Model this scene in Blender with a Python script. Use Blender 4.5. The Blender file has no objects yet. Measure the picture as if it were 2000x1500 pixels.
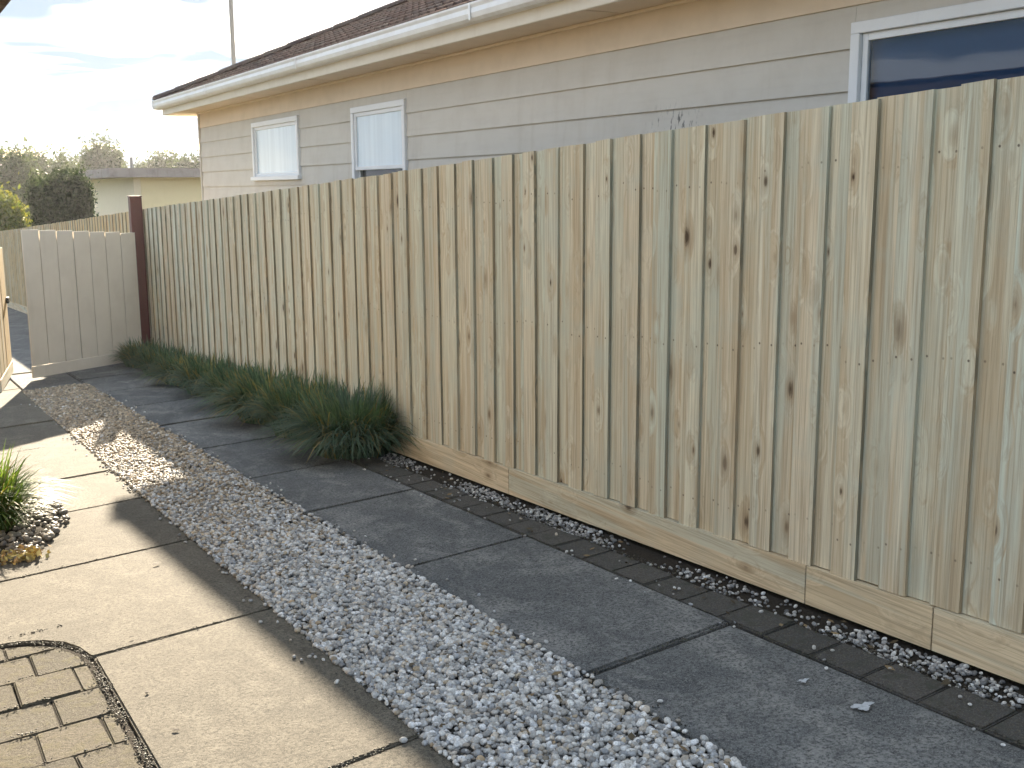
import bpy, bmesh, math, random
import numpy as np
from mathutils import Matrix, Vector

sc = bpy.context.scene
R = math.radians
random.seed(7)
rng = np.random.default_rng(11)
CZ = 1.5                                    # eye height above the fence foot beside the camera

# ------------------------------------------------------------------ camera
cam = bpy.data.cameras.new('camera')
cam.sensor_width = 36.0
cam.lens = 2156.66 / 2000 * 36
cam.clip_start = 0.05
cam.clip_end = 6000
co = bpy.data.objects.new('camera', cam)
sc.collection.objects.link(co)
r_, u_, w_ = (0.862603, -0.505838, -0.006664), (0.093785, 0.14696, 0.984686), (0.497112, 0.850018, -0.174208)
co.matrix_world = Matrix(((r_[0], u_[0], -w_[0], 0), (r_[1], u_[1], -w_[1], 0), (r_[2], u_[2], -w_[2], CZ), (0, 0, 0, 1)))
sc.camera = co

# ------------------------------------------------------------------ light
SUN = Vector((0.83, 3.08, 1.0)).normalized()      # towards the sun, low and ahead beyond the fence
SUN_EL = math.asin(SUN.z)
SUN_AZ = math.atan2(SUN.x, SUN.y)
world = bpy.data.worlds.new('World')
sc.world = world
world.use_nodes = True
wn, wl = world.node_tree.nodes, world.node_tree.links
wn.clear()
w_out = wn.new('ShaderNodeOutputWorld')
w_bg = wn.new('ShaderNodeBackground')
w_bg.inputs['Strength'].default_value = 0.095
sky = wn.new('ShaderNodeTexSky')
sky.sky_type = 'NISHITA'
sky.sun_disc = False
sky.sun_elevation = SUN_EL
sky.sun_rotation = SUN_AZ
sky.air_density = 1.0
sky.dust_density = 0.6
sky.ozone_density = 1.0
tc = wn.new('ShaderNodeTexCoord')
sep = wn.new('ShaderNodeSeparateXYZ')
wl.new(tc.outputs['Generated'], sep.inputs[0])
def wmath(op, a, b=None, clamp=False):
    n = wn.new('ShaderNodeMath'); n.operation = op; n.use_clamp = clamp
    for i, v in enumerate((a, b)):
        if v is None: continue
        if isinstance(v, (int, float)): n.inputs[i].default_value = v
        else: wl.new(v, n.inputs[i])
    return n.outputs[0]
zz = wmath('ADD', wmath('MAXIMUM', sep.outputs[2], 0.0), 0.07)
cmb = wn.new('ShaderNodeCombineXYZ')
wl.new(wmath('DIVIDE', sep.outputs[0], zz), cmb.inputs[0])
wl.new(wmath('DIVIDE', sep.outputs[1], zz), cmb.inputs[1])
cn = wn.new('ShaderNodeTexNoise')
cn.inputs['Scale'].default_value = 0.42
cn.inputs['Detail'].default_value = 4
cn.inputs['Roughness'].default_value = 0.55
cn.inputs['Distortion'].default_value = 0.4
wl.new(cmb.outputs[0], cn.inputs['Vector'])
cr = wn.new('ShaderNodeValToRGB')
cr.color_ramp.elements[0].position = 0.24
cr.color_ramp.elements[1].position = 0.46
wl.new(cn.outputs['Fac'], cr.inputs[0])
cn2 = wn.new('ShaderNodeTexNoise')
cn2.inputs['Scale'].default_value = 0.9
cn2.inputs['Detail'].default_value = 5
cn2.inputs['Distortion'].default_value = 0.6
wl.new(cmb.outputs[0], cn2.inputs['Vector'])
ccol = wn.new('ShaderNodeMixRGB')
ccol.inputs[1].default_value = (1.0, 1.36, 1.85, 1)
ccol.inputs[2].default_value = (3.5, 3.8, 4.15, 1)
cr2 = wn.new('ShaderNodeValToRGB')
cr2.color_ramp.elements[0].position = 0.43
cr2.color_ramp.elements[1].position = 0.60
wl.new(cn2.outputs['Fac'], cr2.inputs[0])
wl.new(cr2.outputs[0], ccol.inputs[0])
cmix = wn.new('ShaderNodeMixRGB')
wl.new(wmath('MULTIPLY', cr.outputs[0], 0.985), cmix.inputs[0])
wl.new(sky.outputs[0], cmix.inputs[1])
wl.new(ccol.outputs[0], cmix.inputs[2])
wl.new(cmix.outputs[0], w_bg.inputs['Color'])
wl.new(w_bg.outputs[0], w_out.inputs['Surface'])

sl = bpy.data.lights.new('sun', 'SUN')
sl.energy = 5.0
sl.angle = R(0.5)
sl.color = (1.0, 0.86, 0.66)
so = bpy.data.objects.new('sun', sl)
so.rotation_euler = (-SUN).to_track_quat('-Z', 'Y').to_euler()
so.location = (10, 40, 20)
sc.collection.objects.link(so)

sc.view_settings.view_transform = 'Standard'
sc.view_settings.look = 'None'
sc.view_settings.gamma = 1
sc.view_settings.exposure = 2.3
sc.view_settings.use_curve_mapping = False
sc.cycles.max_bounces = 6
sc.cycles.diffuse_bounces = 3
sc.cycles.glossy_bounces = 3
sc.cycles.transmission_bounces = 3
sc.cycles.transparent_max_bounces = 8
sc.cycles.caustics_reflective = False
sc.cycles.caustics_refractive = False
sc.cycles.use_denoising = True
sc.cycles.use_adaptive_sampling = True
sc.cycles.adaptive_threshold = 0.02

# ------------------------------------------------------------------ helpers
COL = sc.collection
OFF = {}                                     # world offset of every parent

def tag(o, label=None, cat=None, group=None, kind=None):
    if label: o['label'] = label
    if cat: o['category'] = cat
    if group: o['group'] = group
    if kind: o['kind'] = kind
    return o

def empty(name, loc, label=None, cat=None, group=None, kind=None):
    o = bpy.data.objects.new(name, None)
    o.location = loc
    o.empty_display_size = 0.1
    COL.objects.link(o)
    OFF[o] = Vector(loc)
    return tag(o, label, cat, group, kind)

def link(name, me, mat, parent=None, loc=None, smooth=False):
    """me holds vertices relative to the parent's origin (or to loc, relative to the parent)"""
    if mat is not None and not me.materials: me.materials.append(mat)
    o = bpy.data.objects.new(name, me)
    COL.objects.link(o)
    if parent is not None:
        o.parent = parent
        OFF[o] = OFF.get(parent, Vector((0, 0, 0)))
    else:
        OFF[o] = Vector((0, 0, 0))
    if loc is not None:
        o.location = loc
        OFF[o] = OFF[o] + Vector(loc)
    if smooth: me.polygons.foreach_set('use_smooth', [True] * len(me.polygons))
    return o

def mesh(name, V, F):
    me = bpy.data.meshes.new(name)
    me.from_pydata([tuple(v) for v in V], [], [tuple(f) for f in F])
    me.update()
    return me

def np_mesh(name, V, F, col=None, smooth=True):
    """fast mesh from arrays: V (n,3), F (m,k)"""
    me = bpy.data.meshes.new(name)
    V = np.asarray(V, np.float32); F = np.asarray(F, np.int32)
    k = F.shape[1]
    me.vertices.add(len(V)); me.vertices.foreach_set('co', V.ravel())
    me.loops.add(F.size); me.loops.foreach_set('vertex_index', F.ravel())
    me.polygons.add(len(F)); me.polygons.foreach_set('loop_start', np.arange(0, F.size, k, dtype=np.int32))
    me.polygons.foreach_set('use_smooth', np.full(len(F), smooth, bool))
    me.update(calc_edges=True)
    if col is not None:
        a = me.color_attributes.new('Col', 'FLOAT_COLOR', 'POINT')
        c = np.ones((len(V), 4), np.float32); c[:, :3] = col
        a.data.foreach_set('color', c.ravel())
    return me

def box_me(name, lo, hi, bev=0.0, seg=1):
    bm = bmesh.new()
    bmesh.ops.create_cube(bm, size=1)
    for v in bm.verts:
        v.co = Vector([(lo[i] + hi[i]) / 2 + v.co[i] * (hi[i] - lo[i]) for i in range(3)])
    if bev: bmesh.ops.bevel(bm, geom=bm.edges[:], offset=bev, segments=seg, affect='EDGES')
    me = bpy.data.meshes.new(name); bm.to_mesh(me); bm.free()
    return me

def box(name, lo, hi, mat, parent=None, bev=0.004):
    """world-space box under a parent"""
    o = OFF.get(parent, Vector((0, 0, 0)))
    lo = [min(a, b) - c for a, b, c in zip(lo, hi, o)], [max(a, b) - c for a, b, c in zip(lo, hi, o)]
    return link(name, box_me(name, lo[0], lo[1], bev), mat, parent)

def prism_me(name, poly, ztop, depth, bev=0.008, jit=0.0):
    """plan polygon [(x,y)] extruded down from ztop(x,y)"""
    bm = bmesh.new()
    top = [bm.verts.new((x, y, ztop(x, y))) for x, y in poly]
    bot = [bm.verts.new((x, y, ztop(x, y) - depth)) for x, y in poly]
    n = len(poly)
    f = bm.faces.new(top)
    for i in range(n): bm.faces.new((top[i], bot[i], bot[(i + 1) % n], top[(i + 1) % n]))
    bm.faces.new(bot[::-1])
    bmesh.ops.recalc_face_normals(bm, faces=bm.faces[:])
    if bev:
        bmesh.ops.bevel(bm, geom=[e for e in f.edges], offset=bev, segments=2, affect='EDGES')
    me = bpy.data.meshes.new(name); bm.to_mesh(me); bm.free()
    return me

def tube_me(name, p0, p1, r0, r1, n=10):
    p0, p1 = Vector(p0), Vector(p1); d = (p1 - p0).normalized()
    a = d.orthogonal().normalized(); b = d.cross(a)
    V, F = [], []
    for p, r in ((p0, r0), (p1, r1)):
        for i in range(n):
            t = 2 * math.pi * i / n; V.append(p + a * math.cos(t) * r + b * math.sin(t) * r)
    for i in range(n): F.append((i, (i + 1) % n, n + (i + 1) % n, n + i))
    F.append(tuple(range(n))[::-1]); F.append(tuple(range(n, 2 * n)))
    return mesh(name, V, F)

def sm(t): t = max(0.0, min(1.0, t)); return t * t * (3 - 2 * t)

def fz(y):                                   # fence foot height along the fence
    if y < 15: return -0.0007 - 0.0494 * y + 0.000268 * y * y
    if y < 33: return -0.6815 - 0.0455 * (y - 15)
    return -1.50 - 3.0 * sm((y - 33) / 60)
def gz(x, y):
    return fz(y) + 0.03 * (max(-2.0, min(x, 4.2)) - 3.19)

# ------------------------------------------------------------------ materials
class NT:
    def __init__(s, name):
        s.m = bpy.data.materials.new(name); s.m.use_nodes = True
        s.t = s.m.node_tree; s.n = s.t.nodes; s.n.clear()
        s.out = s.n.new('ShaderNodeOutputMaterial')
    def _in(s, node, k, v):
        if v is None: return
        i = node.inputs[k]
        if isinstance(v, bpy.types.NodeSocket): s.t.links.new(v, i)
        elif isinstance(v, (tuple, list)) and i.type == 'RGBA': i.default_value = tuple(v) + ((1,) if len(v) == 3 else ())
        else: i.default_value = v
    def node(s, t, props=None, **ins):
        n = s.n.new('ShaderNode' + t)
        for k, v in (props or {}).items(): setattr(n, k, v)
        for k, v in ins.items(): s._in(n, k.replace('_', ' '), v)
        return n
    def math(s, op, a, b=None, c=None, clamp=False):
        n = s.n.new('ShaderNodeMath'); n.operation = op; n.use_clamp = clamp
        for i, v in enumerate((a, b, c)): s._in(n, i, v)
        return n.outputs[0]
    def coord(s, k='Object'): return s.node('TexCoord').outputs[k]
    def pos(s): return s.node('NewGeometry').outputs['Position']
    def rnd(s): return s.node('ObjectInfo').outputs['Random']
    def map(s, v, scale=(1, 1, 1), loc=None):
        n = s.n.new('ShaderNodeMapping'); s._in(n, 'Vector', v); s._in(n, 'Scale', scale)
        if loc is not None: s._in(n, 'Location', loc)
        return n.outputs[0]
    def noise(s, v, scale, detail=4, rough=.55, dist=0, out='Fac'):
        n = s.node('TexNoise', None, Vector=v, Scale=scale, Detail=detail, Roughness=rough, Distortion=dist); return n.outputs[out]
    def ramp(s, f, *stops):
        n = s.n.new('ShaderNodeValToRGB'); s._in(n, 0, f); e = n.color_ramp.elements
        while len(e) < len(stops): e.new(0.5)
        for i, (p, c) in enumerate(stops):
            e[i].position = p; e[i].color = (c, c, c, 1) if isinstance(c, (int, float)) else tuple(c) + (1,)
        return n.outputs[0]
    def mix(s, f, a, b, mode='MIX'):
        n = s.n.new('ShaderNodeMixRGB'); n.blend_type = mode; s._in(n, 0, f); s._in(n, 1, a); s._in(n, 2, b); return n.outputs[0]
    def bump(s, h, strength=.4, dist=.01):
        return s.node('Bump', None, Height=h, Strength=strength, Distance=dist).outputs[0]
    def pbr(s, col, rough=.8, normal=None, metal=0, spec=.3):
        n = s.n.new('ShaderNodeBsdfPrincipled'); s._in(n, 'Base Color', col); s._in(n, 'Roughness', rough)
        s._in(n, 'Metallic', metal); s._in(n, 'Specular IOR Level', spec); s._in(n, 'Normal', normal)
        s.t.links.new(n.outputs[0], s.out.inputs['Surface']); return s.m

def wood(name, pal, axis=2, knots=1.0, nails=False, stain=.5):
    """sawn timber, grain along an axis of the piece; pal = colours spread over the pieces"""
    t = NT(name); rnd = t.rnd(); oc = t.coord('Object')
    shift = t.node('CombineXYZ', None, X=t.math('MULTIPLY', rnd, 13.7), Y=t.math('MULTIPLY', rnd, 41.3), Z=t.math('MULTIPLY', rnd, 97.1)).outputs[0]
    v = t.node('VectorMath', {'operation': 'ADD'}); t._in(v, 0, oc); t._in(v, 1, shift); v = v.outputs[0]
    def sc3(a, l): q = [a, a, a]; q[axis] = l; return tuple(q)
    kv = t.map(v, sc3(8.0, 3.6))
    vor = t.node('TexVoronoi', {'feature': 'F1'}, Vector=kv, Scale=1.0, Randomness=1.0)
    kd = vor.outputs['Distance']
    swirl = t.math('MULTIPLY', t.math('SUBTRACT', 1.0, t.math('MULTIPLY', kd, 2.2), clamp=True), 0.9)
    gv = t.map(v, sc3(14, .45))
    gvs = t.node('VectorMath', {'operation': 'ADD'}); t._in(gvs, 0, gv)
    t.t.links.new(t.node('CombineXYZ', None, X=swirl, Y=swirl, Z=swirl).outputs[0], gvs.inputs[1])
    broad = t.noise(gvs.outputs[0], 1.0, 3, .5, .6)
    fine = t.noise(t.map(v, sc3(105, 1.6)), 1.0, 5, .7, .4)
    med = t.noise(t.map(gvs.outputs[0], (3.1, 3.1, 3.1)), 1.0, 4, .6, .8)
    base = t.ramp(rnd, *[(i / (len(pal) - 1), c) for i, c in enumerate(pal)])
    col = t.mix(t.ramp(broad, (.46, 0.0), (.60, .7)), base, (0.52, 0.405, 0.26))
    col = t.mix(t.ramp(t.noise(t.map(v, sc3(11, .3), (3.3, 1.7, 5.1)), 1.0, 2), (.53, 0), (.62, .55)), col, (.52, .56, .47))
    col = t.mix(t.ramp(med, (.46, 0), (.70, .45)), col, (0.36, 0.26, 0.16))
    col = t.mix(t.ramp(fine, (.38, .5), (.54, 0)), col, (0.28, 0.215, 0.14), 'MIX')
    col = t.mix(t.ramp(t.noise(v, 3.2, 4), (.5, 0), (.78, stain)), col, (0.47, 0.52, 0.45))
    if knots:
        sc_ = t.node('SeparateColor', None, Color=vor.outputs['Color'])
        pick = t.math('GREATER_THAN', sc_.outputs[0], 1 - .75 * knots)
        size = t.math('ADD', .35, t.math('MULTIPLY', t.math('POWER', sc_.outputs[1], 2.0), 1.15))
        kdn = t.math('DIVIDE', t.math('ADD', kd, t.math('ADD', t.math('MULTIPLY', t.math('SUBTRACT', fine, .5), .14), t.math('MULTIPLY', t.math('SUBTRACT', med, .5), .16))), size)
        halo = t.math('MULTIPLY', t.ramp(kdn, (.06, 1), (.30, 0)), pick)
        core = t.math('MULTIPLY', t.math('MULTIPLY', t.ramp(kdn, (.05, 1), (.13, 0)), pick), t.math('ADD', .35, t.math('MULTIPLY', sc_.outputs[2], .6)))
        col = t.mix(t.math('MULTIPLY', halo, .55), col, (0.24, 0.15, 0.08))
        col = t.mix(core, col, (0.05, 0.03, 0.018))
    if nails:
        s = t.node('SeparateXYZ', None, Vector=oc); ay = t.math('ABSOLUTE', s.outputs[1])
        d2 = None
        for zn in (0.16, 0.86, 1.56):
            a = t.math('POWER', t.math('SUBTRACT', s.outputs[2], t.math('ADD', zn, t.math('MULTIPLY', t.math('SUBTRACT', rnd, .5), .07))), 2.0)
            b = t.math('POWER', t.math('SUBTRACT', ay, .034), 2.0)
            q = t.math('SQRT', t.math('ADD', a, b)); d2 = q if d2 is None else t.math('MINIMUM', d2, q)
        nv = t.ramp(t.noise(t.map(v, (9, 9, 9)), 1.0, 1), (.40, .15), (.58, .85))
        col = t.mix(t.math('MULTIPLY', t.ramp(t.math('MULTIPLY', d2, 100), (.30, 1), (.60, 0)), nv), col, (0.09, 0.065, 0.05))
    h = t.math('ADD', t.math('MULTIPLY', fine, .6), t.math('MULTIPLY', med, .4))
    return t.pbr(col, t.ramp(fine, (0, .72), (1, .92)), t.bump(h, .35, .004), spec=.15)

M = {}
M['paling'] = wood('treated pine palings', [(.70, .635, .48), (.62, .63, .51), (.73, .665, .50), (.65, .565, .42), (.71, .64, .475), (.60, .625, .52), (.69, .61, .455), (.74, .68, .525), (.62, .545, .405), (.67, .645, .50), (.71, .615, .455)], nails=True)
M['shade_edge'] = wood('sawn edges with painted shade', [(.20, .195, .145), (.23, .215, .155)], knots=0)  # side faces of the palings darkened to paint in crevice shade
M['far_paling'] = wood('palings with painted sun glow', [(.78, .56, .29), (.72, .55, .32), (.82, .60, .32), (.74, .52, .27)], knots=.5)  # orange glow of sunlight painted into the far palings' colour
M['plinth'] = wood('treated pine plinth', [(.72, .59, .41), (.70, .57, .38), (.74, .61, .43)], axis=1, knots=.8, stain=.25)
M['gate'] = wood('oiled gate boards', [(.76, .68, .58), (.78, .70, .60), (.74, .67, .57)], knots=.25, stain=.15)
M['gate_rail'] = wood('oiled gate rail', [(.76, .68, .57), (.75, .68, .56)], axis=0, knots=.3, stain=.15)
M['gate_paint'] = None
M['leaf_gate'] = wood('honey gate boards', [(.50, .38, .20), (.54, .41, .23)], knots=.5, stain=.1)

def concrete(name, c0, c1, stain, pale):
    t = NT(name); v = t.pos(); rn = t.rnd()
    a = t.noise(v, 1.3, 6, .62, .4); b = t.noise(v, 11, 6, .7, .3); g = t.noise(v, 75, 5, .75); sp = t.noise(v, 240, 2, .6)
    col = t.mix(t.ramp(a, (.38, 0), (.60, 1)), c0, c1)
    col = t.mix(t.ramp(b, (.36, .6), (.60, 0)), col, tuple(x * .6 for x in c0))
    st = t.noise(t.map(v, (1, .5, 1)), 2.1, 7, .7, 1.0)
    col = t.mix(t.ramp(st, (.49, 0), (.66, .75)), col, stain)
    pl = t.noise(t.map(v, (1, .6, 1), (7.1, 3.3, 0)), 3.4, 7, .72, .8)
    col = t.mix(t.ramp(pl, (.50, 0), (.64, .85)), col, pale)
    col = t.mix(t.ramp(g, (.40, .9), (.55, 0)), col, tuple(x * .36 for x in c0))
    col = t.mix(t.ramp(sp, (.53, 0), (.66, .6)), col, tuple(min(.7, x * 1.7) for x in c1))
    pit = t.node('TexVoronoi', {'feature': 'F1'}, Vector=v, Scale=26.0, Randomness=1.0).outputs['Distance']
    col = t.mix(t.ramp(pit, (.04, .75), (.09, 0)), col, tuple(x * .25 for x in c0))
    col = t.mix(1.0, col, t.ramp(rn, (0, .88), (1, 1.06)), 'MULTIPLY')
    h = t.math('ADD', t.math('MULTIPLY', g, .6), t.math('ADD', t.math('MULTIPLY', b, .8), t.math('MULTIPLY', sp, .25)))
    return t.pbr(col, .9, t.bump(h, .7, .006), spec=.2)
M['path'] = concrete('sandy old concrete', (.128, .114, .09), (.155, .138, .109), (.082, .075, .061), (.19, .172, .138))
M['strip'] = concrete('dark damp concrete', (.115, .120, .122), (.185, .186, .182), (.068, .072, .074), (.27, .265, .25))

def masonry(name, pal, moss):
    t = NT(name); v = t.pos(); rn = t.rnd()
    base = t.ramp(rn, *[(i / (len(pal) - 1), c) for i, c in enumerate(pal)])
    g = t.noise(v, 85, 5, .8); b = t.noise(v, 17, 5, .7, .5); sp = t.noise(v, 230, 2, .6)
    col = t.mix(t.ramp(g, (.40, .8), (.56, 0)), base, (.06, .05, .038))
    col = t.mix(t.ramp(sp, (.54, 0), (.66, .6)), col, (.24, .215, .17))
    col = t.mix(t.ramp(b, (.50, 0), (.66, .7)), col, moss)
    return t.pbr(col, .92, t.bump(t.math('ADD', g, b), .9, .008), spec=.15)
M['paver'] = masonry('sandy clay paver', [(.13, .113, .085), (.105, .095, .075), (.145, .127, .098), (.12, .11, .09), (.09, .082, .065)], (.13, .115, .065))
M['edging'] = masonry('dark edging brick', [(.085, .085, .085), (.105, .10, .098), (.07, .073, .075)], (.06, .065, .05))

def soil(name, c0, c1):
    t = NT(name); v = t.pos(); a = t.noise(v, 6, 6, .7); g = t.noise(v, 90, 4, .75)
    col = t.mix(a, c0, c1); col = t.mix(t.ramp(g, (.35, .6), (.6, 0)), col, tuple(x * .4 for x in c0))
    return t.pbr(col, .97, t.bump(g, .8, .01), spec=.1)
M['soil'] = soil('dark damp soil', (.035, .03, .024), (.06, .05, .04))
M['pebbles_bed'] = soil('grit between the pebbles', (.075, .07, .06), (.11, .10, .09))
def field():
    t = NT('grass and soil'); v = t.pos(); a = t.noise(v, .08, 5); b = t.noise(v, 3, 5, .7)
    col = t.mix(a, (.05, .075, .025), (.11, .10, .05)); col = t.mix(t.ramp(b, (.4, .5), (.7, 0)), col, (.03, .04, .015))
    return t.pbr(col, .95, spec=.1)
M['ground'] = field()

def pebble():
    t = NT('river pebbles'); c = t.node('VertexColor', {'layer_name': 'Col'}).outputs[0]; v = t.pos()
    n = t.noise(v, 140, 3, .6); col = t.mix(t.ramp(n, (.4, .45), (.65, 0)), c, (.11, .10, .09))
    return t.pbr(col, t.ramp(n, (0, .45), (1, .7)), t.bump(n, .25, .003), spec=.35)
M['pebble'] = pebble()

def foliage(name, trans=.45):
    t = NT(name); c = t.node('VertexColor', {'layer_name': 'Col'}).outputs[0]
    d = t.n.new('ShaderNodeBsdfPrincipled'); t._in(d, 'Base Color', c); t._in(d, 'Roughness', .5); t._in(d, 'Specular IOR Level', .12)
    tr = t.n.new('ShaderNodeBsdfTranslucent'); t._in(tr, 'Color', t.mix(1.0, c, (1.25, 1.3, .5), 'MULTIPLY'))
    mx = t.n.new('ShaderNodeMixShader'); mx.inputs[0].default_value = trans
    t.t.links.new(d.outputs[0], mx.inputs[1]); t.t.links.new(tr.outputs[0], mx.inputs[2]); t.t.links.new(mx.outputs[0], t.out.inputs['Surface'])
    return t.m
M['blade'] = foliage('strappy blades', .4)
M['leaves'] = foliage('leaves', .35)
def bark():
    t = NT('bark'); v = t.pos(); n = t.noise(t.map(v, (9, 9, 2)), 1, 5, .6)
    return t.pbr(t.ramp(n, (.3, (.09, .075, .06)), (.7, (.17, .15, .125))), .9, t.bump(n, .5, .02))
M['bark'] = bark()

def painted(name, c, rough=.55, dirt=.3, dirtc=(.25, .22, .18), streak=True, spec=.35):
    t = NT(name); v = t.pos(); n = t.noise(v, 3.5 if name != 'dried white splash' else 70, 6, .65); s = t.noise(t.map(v, (9, 9, .7)), 1.2, 5, .6)
    col = t.mix(t.ramp(n, (.45, 0), (.8, dirt)), c, dirtc)
    if streak: col = t.mix(t.ramp(s, (.58, 0), (.8, dirt * .8)), col, dirtc)
    return t.pbr(col, rough, t.bump(t.noise(v, 60, 3), .06, .004), spec=spec)
def board_mat():
    t = NT('putty weatherboard paint'); v = t.pos(); n = t.noise(v, 3.5, 6, .65); s = t.noise(t.map(v, (9, 9, .7)), 1.2, 5, .6); l = t.noise(t.map(v, (30, 2.0, 30)), 1, 4, .6)
    c = t.mix(t.ramp(n, (.45, 0), (.8, .3)), (.60, .565, .51), (.40, .34, .27))
    c = t.mix(t.ramp(s, (.56, 0), (.8, .3)), c, (.40, .34, .27)); c = t.mix(t.ramp(l, (.5, 0), (.8, .25)), c, (.45, .42, .38))
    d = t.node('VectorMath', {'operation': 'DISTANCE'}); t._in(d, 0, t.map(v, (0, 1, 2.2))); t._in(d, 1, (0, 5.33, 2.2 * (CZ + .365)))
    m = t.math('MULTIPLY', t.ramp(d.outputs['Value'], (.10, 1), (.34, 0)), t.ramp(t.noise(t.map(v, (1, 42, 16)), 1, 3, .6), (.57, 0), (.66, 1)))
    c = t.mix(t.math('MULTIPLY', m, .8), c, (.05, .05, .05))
    return t.pbr(c, .6, t.bump(t.math('ADD', l, t.noise(v, 60, 3)), .1, .004), spec=.3)
M['board'] = board_mat()
M['trim'] = painted('white window paint', (.80, .81, .83), .45, .15, (.45, .44, .42))
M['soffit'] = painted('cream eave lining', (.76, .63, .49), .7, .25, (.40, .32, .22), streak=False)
M['gutter'] = painted('white gutter enamel', (.80, .80, .80), .35, .25, (.42, .33, .24))
M['fascia'] = painted('cream fascia', (.74, .68, .58), .5, .25, (.42, .33, .23))
M['render_cream'] = painted('cream render', (.88, .77, .60), .8, .2, (.72, .60, .42))
M['render_yellow'] = painted('yellow render', (.86, .73, .46), .8, .2, (.70, .56, .32))
M['shed_roof'] = painted('grey roofing', (.34, .295, .28), .8, .7, (.18, .15, .14))
M['gate_paint'] = painted('faded putty gate paint', (.79, .71, .60), .75, .35, (.56, .48, .38))
M['maroon'] = painted('maroon steel', (.125, .042, .036), .5, .3, (.06, .03, .028))
M['metal'] = painted('grey galvanised pipe', (.30, .29, .28), .45, .3, (.18, .16, .15))
M['black'] = painted('black iron', (.02, .02, .02), .4, .1)
M['inner'] = painted('dim room wall', (.10, .10, .11), .9, .1, streak=False)
M['sky_reflection'] = painted('painted blue sky reflection', (.035, .10, .23), .8, .1, (.05, .09, .15), streak=False)  # reflected blue sky, painted on a sheet behind the large panes
M['pale_blue'] = painted('pale blue blind', (.76, .85, .92), .8, .1, (.7, .78, .84), streak=False)
M['blind'] = painted('white curtain', (.90, .92, .92), .8, .1, (.6, .6, .6), streak=False)
M['stain_white'] = painted('dried white splash', (.46, .48, .50), .8, .9, (.17, .17, .17), streak=False)
def tile_mat():
    t = NT('concrete roof tile'); v = t.pos(); rn = t.rnd()
    c = t.ramp(rn, (0, (.105, .070, .060)), (.5, (.13, .088, .073)), (1, (.095, .075, .070)))
    n = t.noise(v, 26, 5, .7); l = t.noise(v, 7, 5, .7)
    c = t.mix(t.ramp(n, (.42, .6), (.62, 0)), c, (.05, .042, .04)); c = t.mix(t.ramp(l, (.58, 0), (.72, .6)), c, (.24, .22, .19))
    return t.pbr(c, .85, t.bump(n, .6, .006), spec=.2)
M['tile'] = tile_mat()
def glass_mat():
    t = NT('window glass')
    tr = t.n.new('ShaderNodeBsdfTransparent'); tr.inputs[0].default_value = (.86, .90, .93, 1)
    gl = t.n.new('ShaderNodeBsdfGlossy'); gl.inputs['Roughness'].default_value = .015
    t._in(gl, 'Normal', t.bump(t.noise(t.pos(), 1.6, 2), .03, .05))
    fr = t.node('Fresnel', None, IOR=1.52).outputs[0]
    mx = t.n.new('ShaderNodeMixShader'); t._in(mx, 0, t.math('ADD', fr, .02, clamp=True))
    t.t.links.new(tr.outputs[0], mx.inputs[1]); t.t.links.new(gl.outputs[0], mx.inputs[2]); t.t.links.new(mx.outputs[0], t.out.inputs['Surface'])
    return t.m
M['glass'] = glass_mat()
def frosted():
    t = NT('frosted bathroom glass'); v = t.pos(); n = t.noise(v, 90, 3)
    c = t.mix(t.noise(v, 1.7, 3), (.60, .72, .82), (.78, .85, .88))
    c = t.mix(t.ramp(t.noise(t.map(v, (1, 13, .6)), 1.0, 3, .5), (.42, .35), (.62, 0)), c, (.50, .58, .64))
    return t.pbr(c, .16, t.bump(n, .06, .003), spec=.6)
M['frosted'] = frosted()
def dry_mat():
    t = NT('dry leaf'); c = t.node('VertexColor', {'layer_name': 'Col'}).outputs[0]
    return t.pbr(c, .8, spec=.2)
M['dry'] = dry_mat()

# ------------------------------------------------------------------ ground
def grid_axis(*segs):
    out = []
    for a, b, n in segs: out += list(np.linspace(a, b, n, endpoint=False))
    return np.array(out + [segs[-1][1]])
gx = grid_axis((-1500, -60, 12), (-60, -4, 14), (-4, 8, 25), (8, 60, 12), (60, 1500, 12))
gy = grid_axis((-300, -10, 8), (-10, 34, 60), (34, 110, 24), (110, 3000, 20))
GV = [(x, y, gz(x, y) - 0.06) for y in gy for x in gx]
nx = len(gx)
GF = [(j * nx + i, j * nx + i + 1, (j + 1) * nx + i + 1, (j + 1) * nx + i) for j in range(len(gy) - 1) for i in range(nx - 1)]
tag(link('ground', mesh('ground', GV, GF), M['ground'], smooth=True), kind='structure')

def sheet(name, x0, x1, y0, y1, dz, mat, ny=40):
    ys = np.linspace(y0, y1, ny); V = []; F = []
    for y in ys: V += [(x0, y, gz(x0, y) + dz), (x1, y, gz(x1, y) + dz)]
    for j in range(ny - 1): F.append((2 * j, 2 * j + 1, 2 * j + 3, 2 * j + 2))
    return tag(link(name, mesh(name, V, F), mat, smooth=True), kind='structure')

sheet('driveway_base', -2.2, 2.982, -1.5, 14.9, -0.020, M['soil'])
sheet('yard_beyond_gate', -2.2, 3.17, 15.0, 34, -0.02, M['strip'])

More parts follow.
